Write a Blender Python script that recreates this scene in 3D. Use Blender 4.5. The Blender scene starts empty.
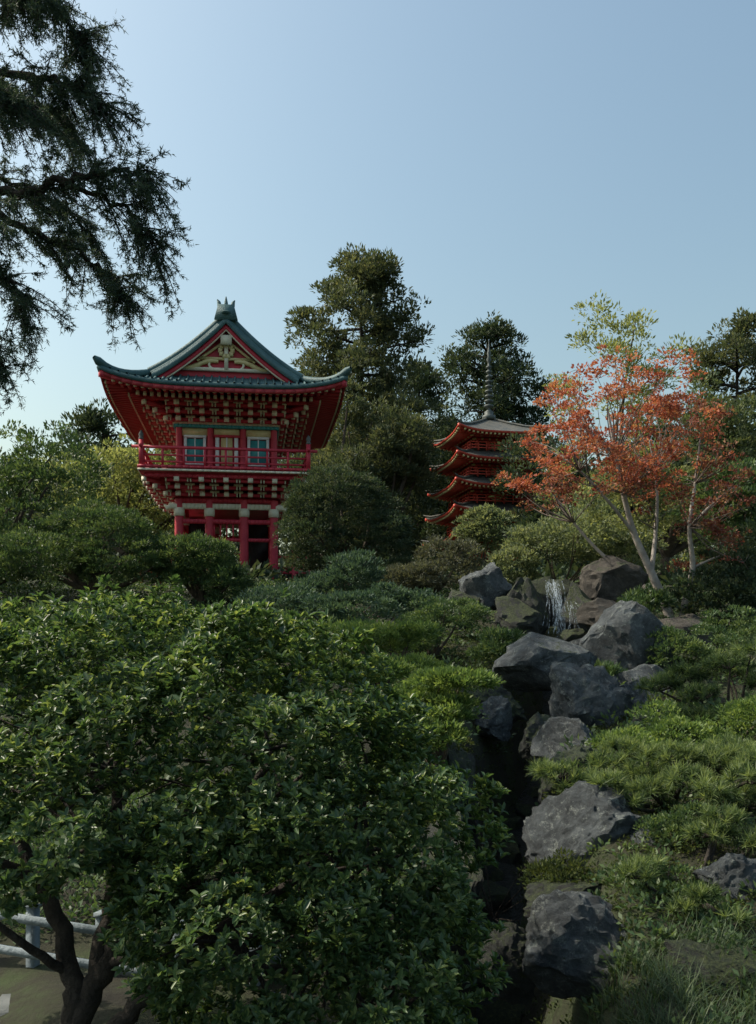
import bpy, math, random
import numpy as np
from mathutils import noise, Vector
rng=np.random.default_rng(7); random.seed(7)
S=bpy.context.scene
S.view_settings.view_transform='Standard'; S.view_settings.look='None'; S.view_settings.exposure=0
# ---------------------------------------------------------------- helpers
def link(o,parent=None):
    S.collection.objects.link(o)
    if parent: o.parent=parent
    return o
def empty(name,loc=(0,0,0),rz=0):
    o=bpy.data.objects.new(name,None); o.location=loc; o.rotation_euler=(0,0,rz); o.empty_display_size=.3
    return link(o)
def npmesh(name,V,F,mat,parent=None,tint=None,smooth=False,mats=None,mi=None):
    V=np.asarray(V,dtype=np.float32).reshape(-1,3); F=np.asarray(F,dtype=np.int32); k=F.shape[1]
    me=bpy.data.meshes.new(name); me.vertices.add(len(V)); me.vertices.foreach_set('co',V.ravel())
    me.loops.add(F.size); me.loops.foreach_set('vertex_index',F.ravel())
    me.polygons.add(len(F)); me.polygons.foreach_set('loop_start',np.arange(len(F),dtype=np.int32)*k)
    if smooth: me.polygons.foreach_set('use_smooth',np.ones(len(F),dtype=bool))
    for m in (mats or [mat]): me.materials.append(m)
    if mi is not None: me.polygons.foreach_set('material_index',np.asarray(mi,dtype=np.int32))
    me.update(calc_edges=True)
    if tint is not None:
        a=me.attributes.new('tint','FLOAT','POINT'); a.data.foreach_set('value',np.asarray(tint,dtype=np.float32))
    return link(bpy.data.objects.new(name,me),parent)
class MB:
    def __init__(s): s.v=[];s.f=[];s.n=0
    def add(s,v,f):
        v=np.asarray(v,dtype=float).reshape(-1,3); f=np.asarray(f,dtype=int)
        s.v.append(v); s.f.append(f+s.n); s.n+=len(v)
    def box(s,c,sz,rz=0):
        x,y,z=[a/2 for a in sz]
        v=np.array([[-x,-y,-z],[x,-y,-z],[x,y,-z],[-x,y,-z],[-x,-y,z],[x,-y,z],[x,y,z],[-x,y,z]])
        if rz:
            c_,s_=math.cos(rz),math.sin(rz); v=v@np.array([[c_,s_,0],[-s_,c_,0],[0,0,1]])
        s.add(v+np.array(c),BOXF)
    def beam(s,p,q,w,h):
        p=np.array(p,float);q=np.array(q,float);d=q-p;d/=np.linalg.norm(d)
        u=np.array([0,0,1.]) if abs(d[2])<.95 else np.array([0,1.,0])
        sd=np.cross(d,u);sd/=np.linalg.norm(sd);u=np.cross(sd,d)
        a=sd*w/2;b=u*h/2
        s.add([p-a-b,p+a-b,q+a-b,q-a-b,p-a+b,p+a+b,q+a+b,q-a+b],BOXF)
    def tube(s,P,R,n=8):
        P=np.asarray(P,float);R=np.asarray(R,float)*np.ones(len(P))
        T=np.gradient(P,axis=0);T/=np.linalg.norm(T,axis=1)[:,None]+1e-9
        ref=np.array([0,1.,0]) if abs(T[0][1])<.8 else np.array([1.,0,0])
        V=[]
        for i in range(len(P)):
            a=np.cross(T[i],ref);a/=np.linalg.norm(a)+1e-9;b=np.cross(T[i],a)
            th=np.arange(n)*2*math.pi/n
            V.append(P[i]+R[i]*(np.cos(th)[:,None]*a+np.sin(th)[:,None]*b))
        V=np.concatenate(V);F=[]
        for i in range(len(P)-1):
            for j in range(n):
                F.append([i*n+j,i*n+(j+1)%n,(i+1)*n+(j+1)%n,(i+1)*n+j])
        s.add(V,F)
    def lathe(s,prof,c=(0,0,0),n=12):
        V=[];F=[];th=np.arange(n)*2*math.pi/n
        for r,z in prof: V.append(np.stack([c[0]+r*np.cos(th),c[1]+r*np.sin(th),np.full(n,c[2]+z)],1))
        for i in range(len(prof)-1):
            for j in range(n): F.append([i*n+j,i*n+(j+1)%n,(i+1)*n+(j+1)%n,(i+1)*n+j])
        s.add(np.concatenate(V),F)
    def build(s,name,mat,parent=None,smooth=False):
        return npmesh(name,np.concatenate(s.v),np.concatenate(s.f),mat,parent,smooth=smooth)
BOXF=np.array([[0,3,2,1],[4,5,6,7],[0,1,5,4],[1,2,6,5],[2,3,7,6],[3,0,4,7]])
def crom(P,n=6):
    P=np.asarray(P,float); Q=np.vstack([2*P[0]-P[1],P,2*P[-1]-P[-2]]);out=[]
    for i in range(1,len(Q)-2):
        for t in np.arange(n)/n:
            a,b,c,d=Q[i-1:i+3]
            out.append(.5*((2*b)+(c-a)*t+(2*a-5*b+4*c-d)*t*t+(3*b-a-3*c+d)*t**3))
    out.append(P[-1]); return np.array(out)
def unit(v): return v/(np.linalg.norm(v,axis=-1,keepdims=True)+1e-9)
def rdir(n): return unit(rng.normal(size=(n,3)))
# ---------------------------------------------------------------- materials
def newmat(name):
    m=bpy.data.materials.new(name);m.use_nodes=True;nt=m.node_tree;nt.nodes.clear()
    out=nt.nodes.new('ShaderNodeOutputMaterial');return m,nt,out
def ramp(nt,fac,stops):
    r=nt.nodes.new('ShaderNodeValToRGB');e=r.color_ramp.elements
    while len(e)<len(stops): e.new(.5)
    for k,(p,c) in enumerate(stops): e[k].position=p;e[k].color=(*c,1)
    nt.links.new(fac,r.inputs[0]);return r.outputs[0]
def noisen(nt,scale,detail=6,rough=.6,coord='Object'):
    tc=nt.nodes.new('ShaderNodeTexCoord');n=nt.nodes.new('ShaderNodeTexNoise')
    n.inputs['Scale'].default_value=scale;n.inputs['Detail'].default_value=detail;n.inputs['Roughness'].default_value=rough
    nt.links.new(tc.outputs[coord],n.inputs['Vector']);return n.outputs['Fac']
def leafmat(name,dark,mid,light,trans=.35,rough=.5,spec=.4,tb=1.4,gain=1.4):
    def adj(c):
        c=[v*gain for v in c];g=sum(c)/3
        return tuple(min(v*.86+g*.14,.75) for v in c)
    dark,mid,light=adj(dark),adj(mid),adj(light)
    m,nt,out=newmat(name)
    a=nt.nodes.new('ShaderNodeAttribute');a.attribute_name='tint'
    col=ramp(nt,a.outputs['Fac'],[(0,dark),(.5,mid),(1,light)])
    p=nt.nodes.new('ShaderNodeBsdfPrincipled');nt.links.new(col,p.inputs['Base Color'])
    p.inputs['Roughness'].default_value=rough;p.inputs['Specular IOR Level'].default_value=spec
    t=nt.nodes.new('ShaderNodeBsdfTranslucent')
    mx=nt.nodes.new('ShaderNodeMix');mx.data_type='RGBA';mx.blend_type='MULTIPLY';mx.inputs[0].default_value=1
    nt.links.new(col,mx.inputs[6]);mx.inputs[7].default_value=(tb*1.2,tb*1.15,tb*.65,1)
    nt.links.new(mx.outputs[2],t.inputs['Color'])
    ms=nt.nodes.new('ShaderNodeMixShader');ms.inputs[0].default_value=trans
    nt.links.new(p.outputs[0],ms.inputs[1]);nt.links.new(t.outputs[0],ms.inputs[2]);nt.links.new(ms.outputs[0],out.inputs[0]);return m
def solid(name,c1,c2,scale=3,rough=.6,bump=.2,bscale=20,metal=0,spec=.4):
    m,nt,out=newmat(name);f=noisen(nt,scale)
    col=ramp(nt,f,[(.3,c1),(.7,c2)])
    p=nt.nodes.new('ShaderNodeBsdfPrincipled');nt.links.new(col,p.inputs['Base Color'])
    p.inputs['Roughness'].default_value=rough;p.inputs['Metallic'].default_value=metal;p.inputs['Specular IOR Level'].default_value=spec
    if bump:
        b=nt.nodes.new('ShaderNodeBump');b.inputs['Strength'].default_value=bump;b.inputs['Distance'].default_value=.05
        nt.links.new(noisen(nt,bscale),b.inputs['Height']);nt.links.new(b.outputs[0],p.inputs['Normal'])
    nt.links.new(p.outputs[0],out.inputs[0]);return m
def rockmat(name,c1,c2,mossamt=.5,lich=.62):
    m,nt,out=newmat(name)
    base=ramp(nt,noisen(nt,3.5,12,.78),[(.36,c1),(.5,[(a*1.2+b*.8)/2 for a,b in zip(c1,c2)]),(.64,c2)])
    lf=ramp(nt,noisen(nt,9,12,.85),[(lich-.03,(0,0,0)),(lich+.04,(1,1,1))])
    mx=nt.nodes.new('ShaderNodeMix');mx.data_type='RGBA';nt.links.new(lf,mx.inputs[0]);nt.links.new(base,mx.inputs[6]);mx.inputs[7].default_value=(.31,.34,.32,1)
    g=nt.nodes.new('ShaderNodeNewGeometry');sx=nt.nodes.new('ShaderNodeSeparateXYZ');nt.links.new(g.outputs['Normal'],sx.inputs[0])
    ad=nt.nodes.new('ShaderNodeMath');ad.operation='MULTIPLY_ADD';nt.links.new(sx.outputs[2],ad.inputs[0]);ad.inputs[1].default_value=.2
    nt.links.new(noisen(nt,3.2,12,.8),ad.inputs[2])
    mf=ramp(nt,ad.outputs[0],[(.92-mossamt*.4,(0,0,0)),(.99-mossamt*.4,(1,1,1))])
    moss=ramp(nt,noisen(nt,30,8,.8),[(.38,(.012,.02,.008)),(.52,(.04,.058,.018)),(.66,(.11,.135,.04))])
    m2=nt.nodes.new('ShaderNodeMix');m2.data_type='RGBA';nt.links.new(mf,m2.inputs[0]);nt.links.new(mx.outputs[2],m2.inputs[6]);nt.links.new(moss,m2.inputs[7])
    p=nt.nodes.new('ShaderNodeBsdfPrincipled');nt.links.new(m2.outputs[2],p.inputs['Base Color']);p.inputs['Roughness'].default_value=.75
    b=nt.nodes.new('ShaderNodeBump');b.inputs['Strength'].default_value=1;b.inputs['Distance'].default_value=.14
    nt.links.new(noisen(nt,6,14,.85),b.inputs['Height']);nt.links.new(b.outputs[0],p.inputs['Normal']);nt.links.new(p.outputs[0],out.inputs[0]);return m
M={}
M['red']=solid('red_paint',(.42,.026,.048),(.55,.045,.068),4,.55,.05)
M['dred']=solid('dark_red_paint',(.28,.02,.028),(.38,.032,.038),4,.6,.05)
M['ored']=solid('vermilion_paint',(.52,.06,.04),(.64,.09,.055),4,.5,.05)
M['cream']=solid('cream_paint',(.66,.60,.45),(.78,.72,.57),6,.6,.05)
M['white']=solid('white_paint',(.7,.72,.72),(.8,.81,.8),6,.6,.05)
M['gold']=solid('ochre_paint',(.55,.43,.2),(.68,.57,.3),8,.5,.05)
M['teal']=solid('teal_panel',(.04,.24,.26),(.06,.32,.33),5,.5,.05)
M['roof']=solid('patina_roof',(.028,.085,.095),(.085,.16,.165),2.2,.6,.4,25)
M['roof2']=solid('pagoda_roof',(.05,.06,.06),(.13,.12,.10),3,.6,.3,25)
M['dark']=solid('dark_wood',(.015,.012,.012),(.035,.025,.02),5,.7,.2)
M['bark']=solid('bark',(.04,.032,.024),(.12,.09,.065),9,.9,.8,30)
M['barkd']=solid('bark_dark',(.016,.013,.011),(.055,.044,.035),9,.9,.8,30)
M['barkl']=solid('bark_pale',(.22,.19,.17),(.42,.38,.34),7,.8,.5,30)
M['barkm']=solid('bark_twig',(.10,.08,.07),(.2,.16,.14),7,.8,.3,30)
M['stone']=solid('cut_stone',(.06,.07,.072),(.13,.14,.145),5,.85,.5,30)
M['bluewood']=solid('weathered_painted_wood',(.09,.12,.14),(.24,.28,.31),6,.8,.4,30)
M['metal']=solid('bronze',(.06,.07,.07),(.13,.13,.12),9,.5,.1,30,.3)
M['spire']=solid('weathered_bronze',(.06,.075,.075),(.12,.135,.13),9,.6,.1,30,.1)
M['rockb']=rockmat('rock_bluegrey',(.022,.028,.034),(.165,.19,.205),.5,.57)
M['rockm']=rockmat('rock_mossy',(.014,.017,.017),(.085,.09,.08),.95,.64)
M['rockn']=rockmat('rock_brown',(.035,.03,.025),(.14,.12,.10),.6,.63)
# ---------------------------------------------------------------- leaves
def leafgeo(P,D,N,L,W,kind='leaf4',fold=.25):
    D=unit(D);Sd=unit(np.cross(D,N));U=np.cross(Sd,D)
    L=np.asarray(L).reshape(-1,1)*np.ones((len(P),1));W=np.asarray(W).reshape(-1,1)*np.ones((len(P),1));n=len(P)
    if kind=='leaf6':
        V=np.stack([P, P+D*L*.35-Sd*W*.42+U*W*fold, P+D*L*.72-Sd*W*.38+U*W*fold*.7, P+D*L-U*L*.12,
                    P+D*L*.72+Sd*W*.38+U*W*fold*.7, P+D*L*.35+Sd*W*.42+U*W*fold],1)
        b=np.arange(n)[:,None]*6
        F=np.concatenate([b+np.array([0,3,2,1]),b+np.array([0,5,4,3])]);k=6
    elif kind=='leaf4':
        V=np.stack([P,P+D*L*.5-Sd*W*.5+U*W*fold,P+D*L,P+D*L*.5+Sd*W*.5+U*W*fold],1)
        F=np.arange(n)[:,None]*4+np.array([0,3,2,1]);k=4
    else:
        V=np.stack([P-Sd*W*.5,P+Sd*W*.5,P+D*L+Sd*W*.15,P+D*L-Sd*W*.15],1)
        F=np.arange(n)[:,None]*4+np.array([0,1,2,3]);k=4
    return V.reshape(-1,3),F,k
class LV:
    def __init__(s): s.V=[];s.F=[];s.T=[];s.n=0
    def add(s,P,D,N,L,W,T,kind='leaf4',fold=.25):
        V,F,k=leafgeo(P,D,N,L,W,kind,fold);s.V.append(V);s.F.append(F+s.n);s.n+=len(V);s.T.append(np.repeat(T,k))
    def build(s,name,mat,parent=None):
        return npmesh(name,np.concatenate(s.V),np.concatenate(s.F),mat,parent,tint=np.clip(np.concatenate(s.T),0,1))
def shell_pts(lobes,n,lo=.75,hi=1.05,inner=.62,zmin=-.55):
    lb=np.array(lobes,float);w=lb[:,3]*lb[:,4]+lb[:,3]*lb[:,5]+lb[:,4]*lb[:,5];w/=w.sum()
    P=[];O=[];c=0
    while c<n:
        i=rng.choice(len(lb),n,p=w);d=rdir(n);ok=d[:,2]>zmin
        f=rng.uniform(lo,hi,n)[:,None];p=lb[i,:3]+d*lb[i,3:]*f
        if inner>0:
            for j in range(len(lb)):
                q=np.linalg.norm((p-lb[j,:3])/lb[j,3:],axis=1);ok&=~((q<inner)&(i!=j))
        P.append(p[ok]);O.append(unit(d[ok]/lb[i[ok],3:]));c+=ok.sum()
    return np.concatenate(P)[:n],np.concatenate(O)[:n]
def foliage(lv,lobes,nc,per,cr,L,W,flat=.6,lo=.7,hi=1.08,kind='leaf4',up=.5,zmin=-.55,tb=0,inner=.62):
    C,O=shell_pts(lobes,nc,lo,hi,inner,zmin)
    ct=rng.uniform(0,.6,nc);crs=cr*rng.uniform(.6,1.35,nc)
    i=np.repeat(np.arange(nc),per);n=len(i);d=rdir(n);d[:,2]=np.where(d[:,2]<-.25,-d[:,2],d[:,2])
    P=C[i]+d*(crs[i]*rng.uniform(.15,1,n)**.5)[:,None]*np.array([1,1,flat])
    D=unit(d*.8+O[i]*.4+np.array([0,0,up])*.6+rdir(n)*.6)
    N=unit(rdir(n)*.9+np.array([0,0,1.]))
    lv.add(P,D,N,L*rng.uniform(.6,1.3,n),W*rng.uniform(.6,1.3,n),ct[i]+rng.uniform(0,.4,n)+tb,kind)
    return C
def tufts(lv,lobes,nt_,per,L,W,lo=.82,hi=1.12,zmin=.0,tb=0):
    C,O=shell_pts(lobes,nt_,lo,hi,.75,zmin)
    ax=unit(O*1.0+np.array([0,0,.5])+rdir(nt_)*.3);ct=rng.uniform(-.05,.5,nt_);ls=rng.uniform(.6,1.2,nt_)
    i=np.repeat(np.arange(nt_),per);n=len(i);s=rng.random(n)
    D=unit(ax[i]*(.15+.75*s)[:,None]+rdir(n)*.75)
    P=C[i]+ax[i]*((s-.7)*L*.55*ls[i])[:,None]
    lv.add(P,D,rdir(n),L*ls[i]*rng.uniform(.55,1.0,n),W,ct[i]+.4*s**2+rng.uniform(0,.25,n)+tb,'needle')
    return C
def jl(lobes,k,s=.55,r=.5):
    out=[]
    for l in lobes:
        for _ in range(k):
            d=rdir(1)[0]*s;sc=random.uniform(r*.7,r*1.2)
            out.append((l[0]+d[0]*l[3],l[1]+d[1]*l[4],l[2]+d[2]*l[5],l[3]*sc,l[4]*sc,l[5]*sc))
    return out
# ---------------------------------------------------------------- terrain
XG=([0,5,7,10,12,15,17,19],[.6,.76,1.0,1.45,2.1,3.0,3.4,3.45])
def H(x,y):
    x=np.asarray(x,float);y=np.asarray(y,float)
    b=np.interp(y,[-400,3,5,8,11,14,17,20,24,30,40,60,500],[-1,-1,-.9,-.25,.45,1.0,1.6,2.3,2.85,3.1,4.5,5.5,6])
    b=b-np.interp(x,[-4,-.6],[1,0])*np.interp(y,[4,7,10,14],[.1,.6,.5,0])
    b=b+1/(1+np.exp(-(x-.95)*6))*np.interp(y,[2,4,6,8,12],[0,.45,.7,.35,0])
    gx=np.interp(y,*XG);dep=np.interp(y,[3,5,7,14,16.8,17.6],[.2,1.0,1.6,1.4,.9,0])
    b=b-dep*np.exp(-(np.abs(x-gx)/.48)**3)
    nz=.06*np.sin(x*2.3+y*1.1)+.05*np.sin(x*1.1-y*2.7)+.03*np.sin(x*5.1+y*4.3)+.5*np.sin(x*.05+1)*np.sin(y*.04)*(np.abs(y)>45)
    return b+nz
xs=np.concatenate([np.linspace(-400,-20,25),np.linspace(-19,-5,40),np.linspace(-4.9,8,190),np.linspace(8.2,20,40),np.linspace(24,400,25)])
ys=np.concatenate([np.linspace(-60,0,10),np.linspace(.5,20,220),np.linspace(20.3,60,80),np.linspace(65,500,40)])
X,Y=np.meshgrid(xs,ys);Z=H(X,Y);nx,ny=len(xs),len(ys)
idx=np.arange(nx*ny).reshape(ny,nx)
F=np.stack([idx[:-1,:-1],idx[:-1,1:],idx[1:,1:],idx[1:,:-1]],-1).reshape(-1,4)
m,nt,out=newmat('soil_and_moss')
c=ramp(nt,noisen(nt,1.3,10,.7),[(.35,(.02,.017,.012)),(.5,(.03,.032,.014)),(.62,(.04,.06,.018))])
p=nt.nodes.new('ShaderNodeBsdfPrincipled');nt.links.new(c,p.inputs['Base Color']);p.inputs['Roughness'].default_value=.95
b=nt.nodes.new('ShaderNodeBump');b.inputs['Strength'].default_value=.9;b.inputs['Distance'].default_value=.08
nt.links.new(noisen(nt,9,9,.75),b.inputs['Height']);nt.links.new(b.outputs[0],p.inputs['Normal']);nt.links.new(p.outputs[0],out.inputs[0])
npmesh('ground',np.stack([X,Y,Z],-1),F,m,smooth=True)
# ---------------------------------------------------------------- rocks
def rock(name,c,size,mat,seed,sub=5,cuts=26,rough=.07):
    import bmesh
    bm=bmesh.new();bmesh.ops.create_icosphere(bm,subdivisions=sub,radius=1)
    r=np.random.default_rng(seed);V=np.array([v.co[:] for v in bm.verts])
    for _ in range(cuts):
        n=unit(r.normal(size=3)*np.array([1,1,.8]));d=r.uniform(.5,.8);t=V@n;ex=np.maximum(t-d,0);V=V-ex[:,None]*n*.97
    for k,v in enumerate(bm.verts):
        p=Vector(V[k]);q=p*1.7+Vector((seed*3.1,0,0))
        s=1+rough*2.2*noise.noise(q)+rough*1.3*(abs(noise.noise(q*2.3))-.3)*-1.8+rough*1.0*noise.noise(q*5.5)+rough*.55*noise.noise(q*12)
        v.co=(p.x*s*size[0]/1.35,p.y*s*size[1]/1.35,p.z*s*size[2]/1.35)
    me=bpy.data.meshes.new(name);bm.to_mesh(me);bm.free();me.materials.append(mat)
    for pl in me.polygons: pl.use_smooth=True
    try: me.set_sharp_from_angle(angle=math.radians(24))
    except Exception: pass
    o=bpy.data.objects.new(name,me);o.location=c;o.rotation_euler=(r.uniform(-.2,.2),r.uniform(-.2,.2),r.uniform(-.5,.5));return link(o)
rb,rm,rn=M['rockb'],M['rockm'],M['rockn']
RK=[((2.40,13,1.2),(1.35,1.1,.8),rb),((2.72,11.5,.62),(1.05,.9,1.1),rb),((3.95,14,1.45),(1.2,1.0,1.3),rb),((3.95,13,.6),(.9,.8,.95),rb),
((4.1,16,1.95),(.95,.7,.5),rn),((4.65,17.8,2.7),(1.3,1,.9),rn),((2.15,17.6,2.5),(1.1,.9,.95),rb),((2.63,16.8,1.95),(.95,.8,.8),rm),((1.62,17,2.15),(.8,.6,.6),rm),
((1.62,7.2,-.15),(.85,.7,.75),rb),((1.18,5.6,-.4),(.66,.45,.5),rb),((1.95,5.0,-.36),(.65,.4,.3),rm),((2.45,6.0,-.08),(.5,.4,.36),rb),
((.78,9.2,-.05),(.5,1.0,1.2),rm),((.55,7.4,-.5),(.4,.9,.9),rm),((5.3,15.5,1.5),(1.1,.9,.9),rn),((.85,5.7,-.5),(.35,.3,.4),rm),
((3.45,18.4,2.0),(1.9,1,1.9),rm),((2.85,17.2,1.95),(.8,.9,1.5),rm),((3.98,17.2,1.85),(.8,.9,1.2),rm),((2.6,15.4,1.2),(.8,.8,.6),rm),((3.35,12.6,.4),(.75,.8,.7),rm),
((1.95,10.6,.35),(.5,.6,.5),rm),((4.8,14.2,1.0),(1,.8,.7),rm),((5.9,16.9,1.7),(1.0,.7,.6),rn),((1.4,12,.7),(.9,.7,.6),rm),
((3.35,11.9,.6),(.6,.5,.6),rb),((3.4,15.0,1.3),(.7,.6,.5),rb),((4.6,15.4,1.6),(.7,.6,.55),rb),((2.05,6.8,-.12),(.5,.4,.45),rb),((1.4,6.4,-.38),(.6,.4,.5),rm),((3.6,16.6,1.55),(.6,.5,.4),rm),((2.95,14.0,.95),(.6,.5,.5),rb),((3.0,6.2,.0),(.6,.4,.35),rm),
((1.9,8.6,.1),(.6,1.0,.7),rm),((2.2,9.8,.3),(.6,.8,.6),rb),((3.25,10.6,.55),(.5,.4,.4),rm),((1.45,11.4,.55),(.5,.5,.5),rb),((4.5,12.6,.8),(.6,.5,.5),rm)]
for k,(c_,s_,m_) in enumerate(RK): rock('boulder',c_,s_,m_,11+k,5 if c_[1]<13 else 4)
# waterfall
m,nt,out=newmat('falling_water')
p=nt.nodes.new('ShaderNodeBsdfPrincipled');p.inputs['Base Color'].default_value=(.5,.56,.60,1);p.inputs['Roughness'].default_value=.35
tr=nt.nodes.new('ShaderNodeBsdfTransparent');ms=nt.nodes.new('ShaderNodeMixShader')
nt.links.new(ramp(nt,noisen(nt,14,6,.8),[(.45,(0,0,0)),(.62,(.8,.8,.8))]),ms.inputs[0]);nt.links.new(tr.outputs[0],ms.inputs[1]);nt.links.new(p.outputs[0],ms.inputs[2])
nt.links.new(ms.outputs[0],out.inputs[0])
V=[];F=[];n=0
for k in range(52):
    big=k<42
    x0=random.gauss(3.36,.07) if big else random.gauss(3.72,.03);w=random.uniform(.003,.008);z0=(2.72 if big else 2.3)-random.random()*.1;z1=random.uniform(1.4,2.2)
    y0=16.8-random.random()*.15;dr=random.gauss(0,.10)
    for s_ in range(9):
        t=s_/8;z=z0+(z1-z0)*t;x=x0+dr*t*t+.015*math.sin(t*9+k)+(.05 if big else -.03)*t;y=y0+.35*(1-t)**2-.1*t
        V+= [(x-w,y,z),(x+w,y,z)]
        if s_<8:F.append([n,n+1,n+3,n+2])
        n+=2
npmesh('waterfall',V,F,m)
m,nt,out=newmat('stream_water')
p=nt.nodes.new('ShaderNodeBsdfPrincipled');p.inputs['Base Color'].default_value=(.012,.016,.014,1);p.inputs['Roughness'].default_value=.3
b=nt.nodes.new('ShaderNodeBump');b.inputs['Strength'].default_value=1;b.inputs['Distance'].default_value=.1;nt.links.new(noisen(nt,12),b.inputs['Height']);nt.links.new(b.outputs[0],p.inputs['Normal']);nt.links.new(p.outputs[0],out.inputs[0])
V=[];F=[];n=0
for k,y in enumerate(np.linspace(3,17.0,60)):
    gx=float(np.interp(y,*XG));z=float(H(gx,y))+.1
    V+=[(gx-.25,y,z),(gx+.25,y,z)]
    if k<59:F.append([n,n+1,n+3,n+2])
    n+=2
npmesh('stream',V,F,m)
for k in range(16):
    y=4.2+k*.55;gx=float(np.interp(y,*XG));rock('boulder',(gx+random.uniform(-.22,.22),y,float(H(gx,y))+.08),(random.uniform(.25,.5),random.uniform(.25,.5),random.uniform(.2,.4)),rm,90+k,3)
# ---------------------------------------------------------------- temple gate
def gate():
    E=empty('temple_gate',(-5.21,30.95,3.1),math.radians(8.2))
    W=3.67;hd=4.5;G=3.0;ze=6.09;wx=1.55;wy=2.5
    up=lambda x,y:.42*(abs(x)/W)**4*(abs(y)/hd)**5
    prof=lambda t:.22*t+1.58*(max(t,0)/W)**1.95
    def zt(x,y,main=False):
        a=prof(W-abs(x))
        if not main: a=min(a,prof(hd-abs(y)))
        return ze+a+up(x,y)
    def grid(xs_,ys_,f):
        V=[(x,y,f(x,y)) for y in ys_ for x in xs_];nx_=len(xs_)
        return V,[[j*nx_+i,j*nx_+i+1,(j+1)*nx_+i+1,(j+1)*nx_+i] for j in range(len(ys_)-1) for i in range(nx_-1)]
    def solidify(o,t):
        md=o.modifiers.new('thickness','SOLIDIFY');md.thickness=t;md.offset=-1
    xsr=np.linspace(-W,W,61)
    b=MB();b.add(*grid(xsr,np.linspace(-G,G,25),lambda x,y:zt(x,y,True)))
    for s in(-1,1): b.add(*grid(xsr,np.linspace(s*G,s*hd,13) if s>0 else np.linspace(s*hd,s*G,13),lambda x,y:zt(x,y)))
    xv=np.linspace(-2.3,2.3,41)
    for s in(-1,1):
        ya,yb=(G,G+.4) if s>0 else(-G-.4,-G)
        b.add(*grid(xv,[ya,yb],lambda x,y:ze+prof(W-abs(x))+.05))
    solidify(b.build('roof',M['roof'],E,smooth=False),.13)
    b=MB()
    for x in np.arange(-W+.1,W,.24):
        for s in(-1,1):
            y0=hd;y1=max(G+.03,hd-(W-abs(x)))
            if y0-y1<.15:continue
            b.tube([(x,s*y,zt(x,s*y)+.02) for y in np.linspace(y0,y1,6)],.035,5)
    for y in np.arange(-hd+.1,hd,.24):
        for s in(-1,1):
            x1=0.1 if abs(y)<G else max(W-(hd-abs(y)),.1)
            if W-x1<.15:continue
            b.tube([(s*x,y,zt(s*x,y,abs(y)<=G)+.02) for x in np.linspace(W,x1,10)],.035,5)
    b.build('roof_ribs',M['roof'],E,smooth=True)
    b=MB()
    for sx in(-1,1):
        for sy in(-1,1):
            P=[];
            for t in np.linspace(0,1,10):
                x=sx*(W-1.5*(1-t));y=sy*(G+1.5*t);P.append((x,y,zt(x,y)+.08))
            P.append((sx*(W+.1),sy*(hd+.1),zt(W,hd)+.16))
            b.tube(P,[.12]*9+[.13,.06],8)
            P=[(sx*x,sy*(G+.22),ze+prof(W-x)+.12) for x in np.linspace(.05,2.35,14)];b.tube(P,.12,8)
    zr=ze+prof(W)
    b.box((0,0,zr+.12),(.34,2*G+.7,.3));b.box((0,0,zr+.31),(.46,2*G+.8,.08))
    for s in(-1,1):
        y=s*(G+.42)
        b.add([(-.36,y-.06,zr-.12),(.36,y-.06,zr-.12),(.24,y-.06,zr+.34),(-.24,y-.06,zr+.34),(-.36,y+.06,zr-.12),(.36,y+.06,zr-.12),(.24,y+.06,zr+.34),(-.24,y+.06,zr+.34)],BOXF)
        for dx in(-.2,0,.2): b.tube([(dx,y,zr+.3),(dx*1.1,y,zr+.42),(dx*1.35,y,zr+.5+(.1 if dx==0 else 0))],[.07,.055,.015],6)
        b.lathe([(0,-.04),(.1,-.04),(.16,0),(.1,.04),(0,.04)],(0,y-s*-.08,zr+.08),10)
    b.build('roof_ridges',M['roof'],E)
    for dz,hh,dy,mt,nm in((-.03,.2,.44,M['roof'],'bargeboard_outer'),(-.23,.15,.36,M['red'],'bargeboard_inner'),(-.38,.05,.33,M['cream'],'bargeboard_trim')):
        b=MB()
        for s in(-1,1):
            V=[];
            for x in np.linspace(-2.25,2.25,41):
                z=ze+prof(W-abs(x))+dz
                for yy in(dy-.05,dy+.03):V+=[(x,s*(G+yy),z),(x,s*(G+yy),z-hh)]
            F=[]
            for i in range(40):
                a=i*4
                F+=[[a,a+1,a+5,a+4],[a+2,a+6,a+7,a+3],[a,a+4,a+6,a+2],[a+1,a+3,a+7,a+5]]
            b.add(V,F)
        b.build(nm,mt,E)
    b=MB();zb=ze+prof(1.5)-.1
    for s in(-1,1):
        V=[];F=[]
        for x in np.linspace(-2.1,2.1,31): V+=[(x,s*(G+.03),zb),(x,s*(G+.03),max(ze+prof(W-abs(x))-.02,zb+.01))]
        F=[[2*i,2*i+2,2*i+3,2*i+1] for i in range(30)];b.add(V,F)
    b.build('gable_panel',M['red'],E)
    b=MB();r=MB()
    for s in(-1,1):
        y=s*(G+.1)
        r.box((0,y,ze+.80),(3.0,.1,.1));b.box((0,y,ze+1.14),(1.7,.1,.08))
        for a in range(10):
            th=a*math.pi/5; b.box((.19*math.cos(th),y+s*.05,ze+1.4+.19*math.sin(th)),(.13,.08,.13))
        for sx in(-1,1):
            P=[(sx*(.25+1.15*t),y,ze+1.06-.22*t+.06*math.sin(t*6)) for t in np.linspace(0,1,8)];b.tube(P,[.06,.07,.08,.07,.08,.08,.07,.03],6)
            P=[(sx*(.12+.42*math.sin(t*2.6)),y,ze+.96+.2*math.cos(t*2.6)) for t in np.linspace(0,1,9)];r.tube(P,.04,6)
            P=[(sx*(.15+.75*t),y,ze+1.62-.56*t) for t in np.linspace(0,1,5)];b.tube(P,.045,6)
        r.box((0,y+s*.02,ze+1.2),(.12,.12,.8))
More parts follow.
